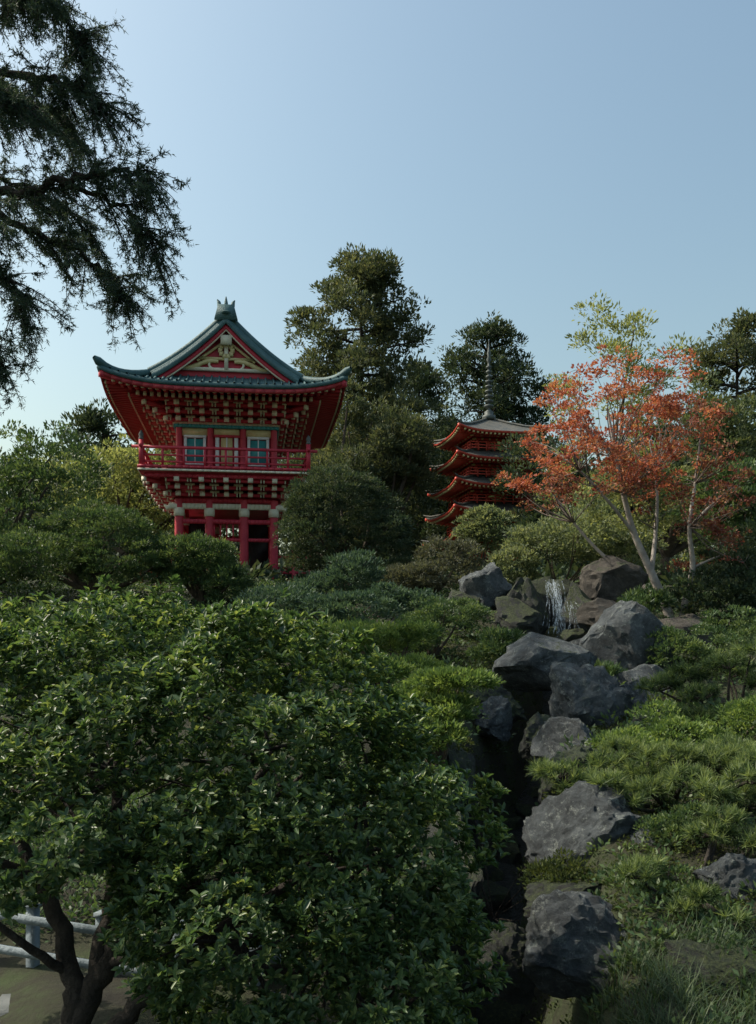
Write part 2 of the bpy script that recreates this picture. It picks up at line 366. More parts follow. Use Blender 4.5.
        r.box((0,y+s*.2,ze+1.68),(.34,.1,.28))
    b.build('gable_carving',M['gold'],E);r.build('gable_post',M['cream'],E)
    def ring(bd,ox,oy,z,w,h,curve=0):
        n=24
        for s in(-1,1):
            xx=np.linspace(-ox,ox,n+1)
            for i in range(n):
                bd.beam((xx[i],s*oy,z+curve*up(xx[i],hd)),(xx[i+1],s*oy,z+curve*up(xx[i+1],hd)),w,h)
            yy=np.linspace(-oy,oy,n+1)
            for i in range(n):
                bd.beam((s*ox,yy[i],z+curve*up(W,yy[i])),(s*ox,yy[i+1],z+curve*up(W,yy[i+1])),w,h)
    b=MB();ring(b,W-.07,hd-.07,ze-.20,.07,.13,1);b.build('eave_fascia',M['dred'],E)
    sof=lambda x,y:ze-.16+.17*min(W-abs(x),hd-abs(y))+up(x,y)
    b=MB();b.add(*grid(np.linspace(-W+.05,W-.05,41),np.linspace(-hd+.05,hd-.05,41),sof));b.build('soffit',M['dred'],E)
    b=MB();c=MB();st=.21
    def raft(p,q,off,w,h):
        p=(p[0],p[1],sof(*p)+off);q=(q[0],q[1],sof(*q)+off);b.beam(p,q,w,h)
        d=unit(np.array(q)-np.array(p));c.beam(np.array(p)-d*.03,np.array(p)+d*.02,w*1.1,h*1.1)
    for x in np.arange(-W+.2,W-.1,st):
        for s in(-1,1):
            ye=wy if abs(x)<wx else hd-(W-abs(x))
            for e0,off in((.16,-.07),(.75,-.2)):
                if hd-e0-ye>.1: raft((x,s*(hd-e0)),(x,s*ye),off,.09,.11)
    for y in np.arange(-hd+.2,hd-.1,st):
        for s in(-1,1):
            xe=wx if abs(y)<wy else W-(hd-abs(y))
            for e0,off in((.16,-.07),(.75,-.2)):
                if W-e0-xe>.1: raft((s*(W-e0),y),(s*xe,y),off,.09,.11)
    for sx in(-1,1):
        for sy in(-1,1): b.beam((sx*wx,sy*wy,sof(wx,wy)-.15),(sx*(W-.05),sy*(hd-.05),sof(W,hd)-.1),.16,.2)
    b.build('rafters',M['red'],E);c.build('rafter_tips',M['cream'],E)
    b=MB();c=MB();t=MB()
    ring(b,wx+.45,wy+.45,5.72,.12,.13);ring(b,wx+.9,wy+.9,5.86,.12,.13);ring(c,wx+.09,wy+.09,5.36,.12,.17);ring(b,wx+.05,wy+.05,5.6,.12,.12);ring(t,wx+.08,wy+.08,5.22,.08,.1)
    def brk(x,y,dx,dy,z0,sc=1):
        for k in range(3):
            L=(.35+.33*k)*sc;z=z0+.17*k
            b.beam((x,y,z),(x+dx*L,y+dy*L,z),.13,.11)
            e=np.array((x+dx*L,y+dy*L,z));d=np.array((dx,dy,0.));c.beam(e,e+d*.06,.16,.14)
            pz=np.array((-dy,dx,0.));
            if abs(dx)+abs(dy)>1.2:continue
            q=e-d*.12;b.beam(q-pz*.3,q+pz*.3,.1,.1)
            for o in(-.3,0,.3):
                w=q+pz*o;c.box((w[0],w[1],w[2]+.085),(.14,.14,.07))
            for o in(-1,1):
                w=q+pz*.31*o;c.beam(w,w+pz*o*.04,.12,.12)
    for z0 in(5.38,3.02):
        for s in(-1,1):
            for x in(-1.5,-.75,0,.75,1.5): brk(x,s*wy,0,s,z0)
            for y in(-2.45,-1.6,-.8,0,.8,1.6,2.45): brk(s*wx,y,s,0,z0)
            for s2 in(-1,1): brk(s*wx,s2*wy,s*.75,s2*.75,z0,1.2)
    ring(b,wx+.45,wy+.5,3.42,.12,.13);ring(b,wx+.85,wy+1.0,3.47,.12,.12)
    bx,by=2.6,3.7
    f=MB();f.box((0,0,3.6),(2*bx,2*by,.1));f.build('balcony_floor',M['dred'],E)
    ring(c,bx+.02,by+.02,3.6,.05,.06);ring(b,bx,by,3.7,.1,.08)
    b.build('brackets',M['red'],E);c.build('bracket_tips',M['cream'],E);t.build('frieze',M['teal'],E)
    b=MB();k=MB()
    for z,w,ex in((3.86,.05,.0),(4.06,.05,.0),(4.3,.08,.22)):
        for s in(-1,1):
            b.beam((-bx-ex,s*(by-.06),z),(bx+ex,s*(by-.06),z),w,w);b.beam((s*(bx-.06),-by-ex,z+.005),(s*(bx-.06),by+ex,z+.005),w,w)
    for s in(-1,1):
        for x in np.linspace(-bx+.06,bx-.06,9): b.box((x,s*(by-.06),4.0),(.07,.07,.56))
        for y in np.linspace(-by+.06,by-.06,12): b.box((s*(bx-.06),y,4.0),(.07,.07,.56))
        for s2 in(-1,1):
            b.box((s*(bx-.06),s2*(by-.06),4.1),(.13,.13,.82))
            k.lathe([(.0,0),(.07,0),(.085,.05),(.05,.1),(.08,.15),(.06,.22),(.01,.3)],(s*(bx-.06),s2*(by-.06),4.5),8)
    b.build('railing',M['red'],E);k.build('railing_caps',M['metal'],E,True)
    b=MB();b.box((0,0,4.48),(2*wx-.1,2*wy-.1,1.86));b.build('upper_wall',M['red'],E)
    b=MB();w=MB();tl=MB();g=MB()
    g.box((0,0,5.7),(2*wx-.06,2*wy-.06,.55))
    for s in(-1,1):
        for x in(-1.5,-.52,.52,1.5): b.lathe([(.1,3.65),(.1,5.3)],(x,s*(wy),0),10)
        for y in(-1.25,0,1.25): b.lathe([(.1,3.65),(.1,5.3)],(s*wx,y,0),10)
        y=s*(wy-.02)
        for xc in(-1.0,1.0):
            tl.box((xc,y,4.45),(.5,.08,.75))
            for o in(-.3,.3): w.box((xc+o,y+s*.03,4.45),(.09,.08,.85))
            w.box((xc,y+s*.03,4.9),(.7,.09,.08));w.box((xc,y+s*.03,4.03),(.7,.09,.07));w.box((xc,y+s*.032,4.45),(.035,.06,.8))
            g.box((xc,y,5.06),(.8,.1,.26))
        g.box((0,y,4.45),(.36,.08,.9));g.box((0,y,5.08),(.8,.1,.26))
        for o in(-.3,.3): w.box((o,y+s*.03,4.45),(.12,.08,1.0))
        w.box((0,y+s*.05,4.45),(.04,.06,.9));b.box((0,y+s*.04,4.93),(.86,.1,.08));b.box((0,y+s*.03,3.85),(3.0,.1,.14))
        for yc in(-1.85,-.62,.62,1.85):
            x=s*(wx-.02);tl.box((x,yc,4.45),(.08,.6,.75));w.box((x+s*.03,yc,4.87),(.08,.75,.08));w.box((x+s*.03,yc-.35,4.45),(.08,.07,.85));w.box((x+s*.03,yc+.35,4.45),(.08,.07,.85));g.box((x,yc,5.06),(.1,.9,.22))
    b.build('wall_posts',M['red'],E);w.build('window_frames',M['white'],E);tl.build('windows',M['teal'],E);g.build('ochre_panels',M['gold'],E)
    b=MB();w=MB();dk=MB();st=MB()
    for x in(-1.5,-.55,.55,1.5):
        for y in(-2.45,0,2.45):
            if abs(x)<1 and y==0:continue
            b.lathe([(.14,.15),(.14,2.9)],(x,y,0),12);st.lathe([(.0,.2),(.22,.2),(.26,0),(.26,-.5)],(x,y,0),12)
            w.lathe([(.0,2.36),(.17,2.36),(.17,2.62),(.0,2.62)],(x,y,0),12);w.lathe([(.155,.25),(.155,.36)],(x,y,0),12)
    for z,h,bd,off in((2.88,.14,b,.05),(2.68,.17,w,.03),(2.2,.14,b,.02),(1.62,.1,b,.0),(.5,.12,b,0)):
        if h==.12:
            for s in(-1,1): bd.box((s*1.5,0,z),(.1,4.9,h))
        else: ring(bd,1.5+off,2.45+off,z,.12,h)
    for s in(-1,1):
        for q in(-1,1):
            P=[(s*(1.55+a),q*2.47,2.66+bb) for a,bb in((0,0),(.2,.02),(.33,-.06),(.4,.06))];w.tube(P,[.12,.12,.1,.03],6)
            b.box((s*2.15,q*2.3,.45),(.12,.12,1.9));b.beam((s*1.5,q*2.3,1.1),(s*2.7,q*2.3,1.1),.07,.09);b.beam((s*1.5,q*2.3,.6),(s*2.7,q*2.3,.6),.07,.09);b.box((s*2.7,q*2.3,.45),(.12,.12,1.9))
        dk.box((s*1.47,0,1.1),(.06,4.7,1.1))
    for x in(-1.02,1.02): dk.box((x,0,1.3),(.8,.06,2.4))
    for x in np.arange(-.4,.5,.2): b.box((x,-2.45,1.91),(.05,.05,.5))
    b.box((0,0,2.95),(3.1,5.0,.06))
    b.build('columns_and_beams',M['red'],E);w.build('beam_bands',M['cream'],E);dk.build('lower_wall',M['dark'],E);st.build('column_bases',M['stone'],E,False)
    s_=MB()
    for k in range(4): s_.box((0,-3.1-.32*k,.08-.16*k),(3.6,.34,.34))
    s_.box((0,0,-.05),(3.8,5.8,.3));s_.build('stone_steps',M['stone'],E)
gate()
# ---------------------------------------------------------------- pagoda
def pagoda():
    E=empty('pagoda',(5.0,40,4.35),math.radians(12))
    rf=MB();rd=MB();og=MB();dk=MB();cr=MB()
    n=5
    for k in range(n):
        ze=1.45+k*1.16;Wk=2.42-.09*k;bw=1.15-.07*k;rise=.62 if k<4 else .98;inner=bw*.85 if k<4 else .06
        N=24
        for s in range(4):
            R=np.array([[math.cos(s*math.pi/2),-math.sin(s*math.pi/2)],[math.sin(s*math.pi/2),math.cos(s*math.pi/2)]])
            def row(wd,z,cu):
                o=[]
                for i in range(N+1):
                    a=-1+2*i/N;p=R@np.array([a*wd,-wd]);o.append((p[0],p[1],z+cu*abs(a)**3.5))
                return o
            rows=[row(Wk,ze,.26),row(Wk*.85+inner*.15,ze+rise*.11,.16),row(Wk*.6+inner*.4,ze+rise*.34,.06),row(Wk*.3+inner*.7,ze+rise*.66,.02),row(inner,ze+rise,0)]
            und=[row(Wk,ze-.004,.26),row(Wk,ze-.1,.26),row(Wk-.04,ze-.1,.26),]
            VV=sum(rows,[]);rf.add(VV,[[j*(N+1)+i,j*(N+1)+i+1,(j+1)*(N+1)+i+1,(j+1)*(N+1)+i] for j in range(4) for i in range(N)])
            VV=sum(und,[]);og.add(VV,[[(j+1)*(N+1)+i,(j+1)*(N+1)+i+1,j*(N+1)+i+1,j*(N+1)+i] for j in range(2) for i in range(N)])
            us=[row(Wk-.04,ze-.1,.26),row(bw,ze+.12,0)]
            VV=sum(us,[]);rd.add(VV,[[(j+1)*(N+1)+i,(j+1)*(N+1)+i+1,j*(N+1)+i+1,j*(N+1)+i] for j in range(1) for i in range(N)])
            for x in np.arange(-Wk+.12,Wk-.05,.19):
                cu=.26*abs(x/Wk)**3.5;ye=max(bw,abs(x))
                if Wk-ye<.15: continue
                a=R@np.array([x,-(Wk-.08)]);e=R@np.array([x,-ye])
                fr=(Wk-ye)/(Wk-bw)
                og.beam((a[0],a[1],ze-.13+cu),(e[0],e[1],ze-.15+.2*fr+cu*(1-fr)),.07,.08)
                q=R@np.array([x,-(Wk-.06)]);cr.box((q[0],q[1],ze-.135+cu),(.08,.08,.08))
            a=R@np.array([bw,-bw]);e=R@np.array([Wk,-Wk]);og.beam((a[0],a[1],ze),(e[0],e[1],ze+.16),.1,.12)
            rf.tube([( (R@np.array([w_,-w_]))[0],(R@np.array([w_,-w_]))[1],z_) for w_,z_ in((inner,ze+rise+.03),(Wk*.3+inner*.7,ze+rise*.66+.05),(Wk*.6+inner*.4,ze+rise*.34+.1),(Wk*.85+inner*.15,ze+rise*.11+.2),(Wk+.08,ze+.36))],[.06]*4+[.03],6)
            zb=ze-.62
            for x in(-bw,-bw*.35,bw*.35):
                a=R@np.array([x,-bw]);og.box((a[0],a[1],zb+.3),(.13,.13,.8))
            for z_,o in((zb+.45,.12),(zb+.58,.28)):
                a=R@np.array([-bw-o,-bw-o]);e=R@np.array([bw+o,-bw-o]);og.beam((a[0],a[1],z_),(e[0],e[1],z_),.1,.09)
                for x in np.linspace(-bw-o,bw+o,7):
                    q=R@np.array([x,-bw-o-.06]);cr.box((q[0],q[1],z_),(.08,.08,.08))
            if k>0:
                o=.42
                for z_ in(zb+.02,zb+.14,zb+.27):
                    a=R@np.array([-bw-o,-bw-o]);e=R@np.array([bw+o,-bw-o]);og.beam((a[0],a[1],z_),(e[0],e[1],z_),.045,.045)
                for x in np.linspace(-bw-o,bw+o,8):
                    a=R@np.array([x,-bw-o]);og.box((a[0],a[1],zb+.1),(.05,.05,.4))
            for x in(-bw*.68,0,bw*.68):
                a=R@np.array([x,-bw+.02]);(dk if abs(x)>0.01 else cr).box((a[0],a[1],zb+.22),(.02 if s%2 else .42,.42 if s%2 else .02,.5))
        rd.box((0,0,ze-.3),(2*bw-.1,2*bw-.1,.95))
    rd.box((0,0,.2),(2.3,2.3,1.6));dk.box((0,0,-.35),(3.4,3.4,.5))
    rf.build('roofs',M['roof2'],E,False)
    rd.build('walls_and_soffits',M['ored'],E);og.build('timber_frame',M['ored'],E);dk.build('openings',M['dark'],E);cr.build('cream_details',M['gold'],E)
    sp=MB();z0=1.45+4*1.16+.95
    prof=[(.0,0),(.3,0),(.3,.18),(.18,.22),(.22,.34),(.1,.42),(.06,.5)]
    for i in range(9):
        z=.62+i*.22;r=.21-.011*i;prof+=[(.055,z-.06),(r,z-.035),(r,z+.035),(.055,z+.06)]
    prof+=[(.05,2.6),(.12,2.72),(.05,2.85),(.1,3.0),(.06,3.1),(.01,3.6)]
    sp.lathe(prof,(0,0,z0),12);sp.build('spire',M['spire'],E)
pagoda()
# ---------------------------------------------------------------- leaf materials
LM={}
LM['fg']=leafmat('shrub_leaf',(.020,.048,.017),(.052,.10,.03),(.19,.235,.06),.36,.42,.5)
LM['cedar']=leafmat('cedar_needle',(.016,.034,.028),(.032,.056,.04),(.06,.085,.048),.25,.6,.2)
LM['conifer']=leafmat('conifer_leaf',(.028,.042,.026),(.055,.073,.038),(.125,.128,.062),.3,.6,.2)
LM['darkc']=leafmat('dark_tree_leaf',(.016,.034,.022),(.033,.055,.032),(.08,.095,.046),.25,.6,.2)
LM['olive']=leafmat('olive_leaf',(.035,.055,.03),(.06,.085,.04),(.14,.16,.07),.3,.6,.2)
LM['clip']=leafmat('clipped_leaf',(.018,.04,.018),(.042,.08,.03),(.12,.16,.05),.3,.5,.3)
LM['bright']=leafmat('juniper_leaf',(.035,.07,.02),(.075,.13,.032),(.19,.25,.06),.38,.5,.3,gain=1.3)
LM['pale']=leafmat('pale_leaf',(.07,.095,.055),(.115,.15,.08),(.23,.25,.13),.35,.6,.2,gain=1.25)
LM['yellow']=leafmat('yellow_leaf',(.10,.13,.045),(.17,.20,.075),(.28,.30,.12),.4,.6,.2,gain=1.2)
LM['grey']=leafmat('grey_leaf',(.05,.055,.04),(.075,.08,.055),(.11,.12,.07),.2,.7,.2)
LM['blue']=leafmat('blue_leaf',(.022,.048,.036),(.036,.07,.048),(.07,.115,.065),.25,.6,.2)
LM['maple']=leafmat('maple_leaf',(.30,.055,.04),(.47,.12,.07),(.58,.28,.14),.38,.6,.2,1.0,1)
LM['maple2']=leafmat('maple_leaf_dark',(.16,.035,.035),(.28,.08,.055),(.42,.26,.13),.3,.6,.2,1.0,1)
LM['pine']=leafmat('pine_needle',(.015,.035,.014),(.065,.105,.035),(.22,.27,.09),.38,.45,.3,gain=1.3)
LM['grass']=leafmat('grass_blade',(.014,.034,.014),(.034,.064,.024),(.08,.115,.045),.3,.5,.3,gain=1.2)
LM['moss']=leafmat('moss_leaf',(.022,.038,.014),(.045,.065,.02),(.10,.12,.035),.3,.8,.1,gain=1.1)
def tree(name,lobes,nc,per,cr,L,W,mat,trunk=None,bark='bark',r0=.2,**k):
    E=empty(name,(0,0,0));lv=LV();foliage(lv,lobes,nc,per,cr,L,W,**k);lv.build('foliage',LM[mat],E)
    lb=np.array(lobes);c=lb[:,:3].mean(0)
    if trunk is None: trunk=(c[0],c[1])
    zb=float(H(*trunk))-.2;b=MB();base=np.array([trunk[0],trunk[1],zb]);fork=np.array([c[0]*.3+trunk[0]*.7,c[1]*.3+trunk[1]*.7,zb+max(.15,(lb[:,2].min()-zb)*.55)])
    b.tube(crom([base,(base+fork)/2+rdir(1)[0]*r0*.4,fork],5),np.linspace(r0,r0*.7,11),8)
    for l in lb[:14]:
        t=l[:3]+np.array([0,0,l[5]*.4]);md=(fork+t)/2+rdir(1)[0]*np.linalg.norm(t-fork)*.1-np.array([0,0,.05])
        P=crom([fork,md,t],5);b.tube(P,np.linspace(r0*.6,r0*.1,len(P)),6)
    b.build('trunk',M[bark],E,True);return E
# foreground shrub -----------------------------------------------
FL=[(-1.5,5.2,1.05,1.15,.9,.76),(-2.6,5.2,.95,.9,.9,.75),(-.75,5.0,.88,.9,.85,.78),(-.15,4.8,.5,.70,.7,.70),(-.03,4.6,-.1,.51,.6,.62),(-.6,4.5,.12,.66,.65,.6),(-1.65,4.75,.68,1.0,.75,.40),(-.45,4.5,-.4,.66,.6,.5)]
E=empty('leafy_shrub');lv=LV()
def fgshrub(n,lo,hi,zmin,tb):
    C,O=shell_pts(FL,n,lo,hi,.8,zmin)
    K,_=shell_pts(FL,170,.95,1.12,.8,-.7)
    d=np.sqrt(((C[:,None,:]-K[None])**2).sum(-1)).min(1)
    C=C+O*(np.clip(.18-d,-.24,.18)*1.2)[:,None]
    ok=rng.random(n)>np.clip((d-.15)*5,0,.9);C=C[ok];O=O[ok];n=len(C)
    ax=unit(O*.55+np.array([0,0,.8])+rdir(n)*.35);ct=rng.uniform(0,.4,n)
    for k in range(10):
        a=rng.uniform(0,6.28,n)
        e1=unit(np.cross(ax,rdir(n)));e2=np.cross(ax,e1)
        el=rng.uniform(.15,1.15,n)[:,None] 
        D=unit((np.cos(a)[:,None]*e1+np.sin(a)[:,None]*e2)*np.cos(el)+ax*np.sin(el))
        s=rng.uniform(.55,1.1,n)
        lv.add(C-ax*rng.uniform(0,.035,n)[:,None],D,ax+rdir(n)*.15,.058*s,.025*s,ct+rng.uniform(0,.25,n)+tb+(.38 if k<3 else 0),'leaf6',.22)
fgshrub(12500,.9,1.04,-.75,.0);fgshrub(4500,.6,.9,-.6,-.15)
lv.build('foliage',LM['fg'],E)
b=MB()
def br(P,r0,r1,n=8):
    Q=crom(P,6);Q[1:-1]+=rng.normal(0,r0*.12,(len(Q)-2,3));b.tube(Q,np.linspace(r0,r1,len(Q)),n)
base=(-1.62,4.7,-1.3)
br([base,(-1.62,4.7,-.5),(-1.64,4.75,-.2),(-1.85,4.9,.25),(-2.3,5.1,.8)],.085,.03)
br([(-1.62,4.7,-.5),(-1.45,4.75,-.15),(-1.3,4.8,.15),(-.95,4.9,.4),(-.6,5,.9)],.07,.02)
br([(-1.5,4.75,-.2),(-1.45,4.9,.3),(-1.5,5.1,.8),(-1.4,5.2,1.4)],.055,.015)
br([(-1.4,4.5,-1.2),(-1.38,4.5,-.5),(-1.2,4.55,-.25),(-.85,4.6,.05),(-.3,4.7,.4)],.065,.02)
br([(-1.85,4.9,.25),(-2.2,4.8,.45),(-2.7,4.9,.8)],.045,.015);br([(-1.3,4.8,.15),(-1.0,4.6,.3),(-.7,4.5,.4)],.04,.012)
br([(-.85,4.6,.05),(-.5,4.5,-.1),(-.1,4.5,0)],.03,.01);br([(-1.64,4.75,-.2),(-1.9,4.6,.05),(-2.2,4.55,.35)],.03,.01);br([(-1.45,4.75,-.15),(-1.2,4.5,.02),(-1.1,4.4,.3)],.025,.008)
for k in range(60):
    i=random.choice(FL);d=rdir(1)[0];e=np.array(i[:3])+d*np.array(i[3:])*.85;s_=np.array(i[:3])+rdir(1)[0]*.2
    br([s_-np.array([0,0,.15]),(s_+e)/2+rdir(1)[0]*.08,e],.014,.004,5)
b.build('branches',M['barkd'],E,True)
# cedar ---------------------------------------------------------
E=empty('cedar_tree');b=MB();lv=LV()
b.tube(crom([(-8.0,13.5,-.5),(-7.8,13.5,5),(-7.6,13.4,10),(-7.4,13.3,15)],6),np.linspace(.55,.2,19),12)
limbs=[([(-7.7,13.4,8.9),(-5.54,13.1,8.18),(-4.66,13,8.27),(-3.64,12.8,8.33),(-3.25,12.7,8.1)],.085),
([(-7.7,13.4,10.5),(-5.54,13.2,10.0),(-4.8,13,9.75),(-4.3,12.8,9.5),(-4.0,12.7,9.2)],.07),
([(-7.6,13.4,11.4),(-5.5,13.3,11.4),(-4.8,13.4,11.0),(-4.5,13.4,10.7),(-4.3,13.3,10.4)],.06),
([(-7.6,13.4,11.0),(-5.5,12.6,10.8),(-5.0,12.2,10.6),(-4.6,12,10.3)],.06),
([(-7.8,13.4,8.5),(-5.6,13.4,7.9),(-4.7,13.5,7.5),(-4.1,13.6,7.1),(-3.8,13.6,6.7)],.07),
([(-7.8,13.4,7.6),(-5.9,13.0,7.0),(-5.3,12.9,6.7),(-5.1,12.8,6.3)],.06),
([(-4.66,13,8.27),(-3.9,13,8.0),(-3.4,12.9,7.6),(-3.2,12.8,7.1)],.04),
([(-7.8,13.4,9.6),(-5.9,12.5,9.3),(-5.3,12.2,9.1),(-4.8,12,8.9)],.06),
([(-7.8,13.4,8.0),(-6.2,12.4,7.8),(-5.5,12.0,7.4),(-5.2,11.8,7.0)],.05),
([(-7.5,13.4,12.3),(-5.6,13.2,12.1),(-5.1,13,11.7),(-4.9,12.9,11.4)],.06),
([(-7.5,13.4,12.0),(-5.9,12.7,11.6),(-5.3,12.6,11.2),(-5.0,12.5,10.8)],.06),
([(-7.7,13.4,9.4),(-6.5,14.4,9.2),(-5.4,15.0,8.9),(-4.9,15.2,8.5)],.06),
([(-7.7,13.4,10.9),(-6.5,14.4,10.7),(-5.4,15.0,10.4),(-5.1,15.2,10)],.06),
([(-7.7,13.4,10.0),(-6.2,13.2,9.9),(-5.4,13.2,9.5),(-4.7,13.2,9.2)],.06),
([(-7.8,13.4,7.2),(-6.4,13.3,6.5),(-5.8,13.2,6.0),(-5.6,13.2,5.6)],.05),
([(-7.8,13.4,9.2),(-9.5,12.9,8.9),(-11,12.5,8.4)],.08),([(-7.6,13.4,11.5),(-9.5,13.9,11.2),(-10.8,14.5,10.8)],.08)]
for P,r in limbs:
    Q=crom(P,8);Q[3:-1]+=rng.normal(0,.03,(len(Q)-4,3));b.tube(Q,np.linspace(r,r*.2,len(Q)),7)
    ln=np.linalg.norm(np.diff(Q,axis=0),axis=1).sum();nb=int(ln*18)
    for k in range(nb):
        t=random.random()**.7;i=min(int(t*(len(Q)-1)),len(Q)-2);p=Q[i]+(Q[i+1]-Q[i])*random.random()
        if p[0]<-6.6 and random.random()<.6: continue
        ax=unit(Q[i+1]-Q[i]);sd=np.array([-ax[1],ax[0],0])*random.choice([-1,1])
        L=random.uniform(.25,.95)*(1.1-.3*t)
        d=unit(ax*random.uniform(0,1)+sd*random.uniform(.1,1)+np.array([0,0,random.uniform(-.7,.4)]))
        dp=random.uniform(.15,.55)
        R=np.array([p+d*L*s_-np.array([0,0,1])*L*dp*s_**1.8 for s_ in np.linspace(0,1,6)])
        b.tube(R,np.linspace(.012,.003,6),4)
        m_=int(30*L)+5
        tt=rng.random(m_)**.8*5;ii=np.minimum(tt.astype(int),4);q=R[ii]+(R[ii+1]-R[ii])*(tt-ii)[:,None]
        dv=unit(R[ii+1]-R[ii]);tw=unit(dv*.6+rng.normal(size=(m_,3))*np.array([.8,.8,.4])+np.array([0,0,-.35]))
        tl=rng.uniform(.05,.24,m_)*(1.1-.15*tt/2)
        per=9;j=np.repeat(np.arange(m_),per);s2=rng.random(len(j))
        pos=q[j]+tw[j]*(tl[j]*s2)[:,None]
        lv.add(pos,unit(tw[j]*.7+rdir(len(j))*.85),rdir(len(j)),rng.uniform(.035,.075,len(j)),.013,rng.random(m_)[j]*.5+rng.random(len(j))*.5,'needle')
b.build('trunk_and_limbs',M['barkd'],E,True);lv.build('needles',LM['cedar'],E)
# tall conifers -------------------------------------------------
def conifer(name,x,y,z0,z1,prof,npad,per,pr,L,mat,seed,lean=0,droop=.15):
    r=random.Random(seed);lb=[]
    for k in range(npad):
        t=r.random()**.85;a=r.uniform(0,6.283);R=np.interp(t,*prof)*r.uniform(.3,1.0)
        if r.random()<.15:R*=1.2
        s=pr*r.uniform(.55,1.15)*(.6+.4*(1-t))
        lb.append((x+lean*t+R*math.cos(a),y+R*math.sin(a),z0+(z1-z0)*t-droop*R,s,s,s*.75))
    E=empty(name);lv=LV();foliage(lv,lb,npad*10,per,pr*.36,L,L*.38,flat=1.0,lo=.4,inner=.0,zmin=-.9);lv.build('foliage',LM[mat],E)
    b=MB();zb=float(H(x,y))-.5;P=crom([(x,y,zb),(x,y,z0),(x+lean,y,z1-.3)],6);b.tube(P,np.linspace((z1-zb)*.02,.05,len(P)),8)
    for l in lb[::3]:
        b.tube([(x,y,l[2]-.3),((x+l[0])/2,(y+l[1])/2,l[2]-.1),l[:3]],[.09,.06,.03],5)
    b.build('trunk',M['barkd'],E,True)
conifer('tall_conifer_tree',-.9,48,7,22.0,([0,.3,.6,.8,.92,1],[3.7,4.0,3.9,3.3,2.4,.9]),320,22,1.05,.26,'conifer',3)
conifer('tall_conifer_tree',6.4,52,7,19.4,([0,.3,.6,.85,1],[3.4,3.6,3.5,2.9,1.4]),200,22,1.05,.26,'darkc',5)
conifer('tall_conifer_tree',16.6,41,5,16.2,([0,.3,.6,.85,1],[2.3,2.5,2.4,1.8,.7]),90,22,.9,.24,'conifer',8)
conifer('tall_conifer_tree',2.6,56,7,18.3,([0,.5,.85,1],[3,3,2,.6]),100,22,1.2,.32,'darkc',9)
conifer('tall_conifer_tree',-15.5,50,6,14,([0,.5,.85,1],[3,3,2,.6]),60,22,1.2,.34,'darkc',12)
tree('broadleaf_tree',jl([(-.6,40,10.2,2.4,2,3.2),(.9,40,9,1.6,1.6,2.6),(-1.8,40,8,2,2,2.5)],8,.7,.4),800,30,.36,.22,.08,'conifer',r0=.3,flat=.9)
lb=[]
for k in range(70):
    x=-48+k*1.5+random.uniform(-1,1);y=random.uniform(62,80);h=random.uniform(7,11.5);lb.append((x,y,5.5+h*.45,random.uniform(2.2,3.6),2.5,h*.52))
lv=LV();foliage(lv,lb,5200,20,.9,.55,.28,inner=.55,zmin=-.9,flat=.9);lv.build('distant_trees',LM['darkc'])
# left group
tree('dark_broadleaf_tree',jl([(-9.2,22,5.3,2.2,1.8,1.75),(-8.4,21,3.7,1.9,1.3,1.2),(-11.2,22,4.8,2,1.8,2)],6),760,34,.28,.12,.05,'clip',r0=.18)
tree('dark_broadleaf_tree',jl([(-14.5,25,6.0,3,2.5,3)],8),450,30,.45,.2,.09,'darkc',r0=.25)
tree('yellow_tree',jl([(-10.2,36,8.1,1.9,1.8,2.6),(-8.3,37,7,1.7,1.6,2.5),(-12.5,37,7.2,2,1.6,2.4)],6),440,26,.42,.2,.09,'yellow',r0=.2)
tree('cloud_pruned_pine',jl([(-6.4,20,3.95,1.25,1.1,.75),(-7.3,19.4,3.1,1.2,1,.6),(-5.4,19.6,3.05,1.1,.9,.6)],4,.45,.7),820,46,.16,.085,.026,'clip',r0=.14,flat=.6,lo=.85)
tree('cloud_pruned_pine',jl([(-4.6,20.2,3.3,.85,.9,.65),(-3.85,20.4,3.2,.8,.9,.7),(-3.5,20,2.7,.6,.8,.5)],4,.42,.7),600,46,.16,.085,.026,'clip',r0=.12,flat=.6,lo=.85)
tree('round_tree',jl([(-.85,24,4.7,1.7,1.5,1.25),(-1.55,23.8,4.0,1.1,1.2,.9),(0.15,23.8,4.0,1.1,1.2,1.0)],6,.45,.64),1250,38,.18,.09,.034,'darkc',r0=.16,flat=.6,lo=.85)
def shrub(name,lobes,k,nc,per,cr,L,W,mat,**kw): tree(name,jl(lobes,k,.5,.62),nc,per,cr,L,W,mat,r0=kw.pop('r0',.05),**kw)
shrub('grey_shrub',[(1.7,21,3.3,.95,.8,.65),(.9,21,2.9,.7,.7,.5)],4,260,40,.17,.09,.035,'grey')
shrub('pale_shrub',[(3.05,25,4.5,.75,.7,.75)],4,200,36,.18,.1,.05,'pale')
shrub('pale_shrub',[(4.4,22,4.0,1.3,1,.7),(5.9,22.5,3.9,1.3,1,.9),(3.1,21.5,3.2,.8,.7,.5)],5,520,38,.2,.1,.045,'pale')
shrub('green_shrub',[(7.9,26,5.6,1.7,1.3,1.4),(6.2,26,4.6,1.3,1.2,1.2)],5,420,34,.27,.13,.06,'pale')
shrub('green_shrub',[(7.3,18,2.4,1.2,1,.8),(8.6,19,3.0,1.2,1,1)],5,380,36,.2,.1,.05,'darkc')
shrub('green_shrub',[(9.7,24,4.8,1.7,1.4,1.5)],6,380,34,.26,.13,.06,'clip')
tree('yellow_tree',jl([(11.4,29,7.6,1.3,1.3,3.0)],9),330,28,.33,.15,.07,'olive',r0=.12)
shrub('blue_conifer_shrub',[(-.7,19,2.75,.75,.7,.6),(-1.5,18.5,2.3,.6,.6,.4)],4,220,40,.16,.11,.03,'blue')
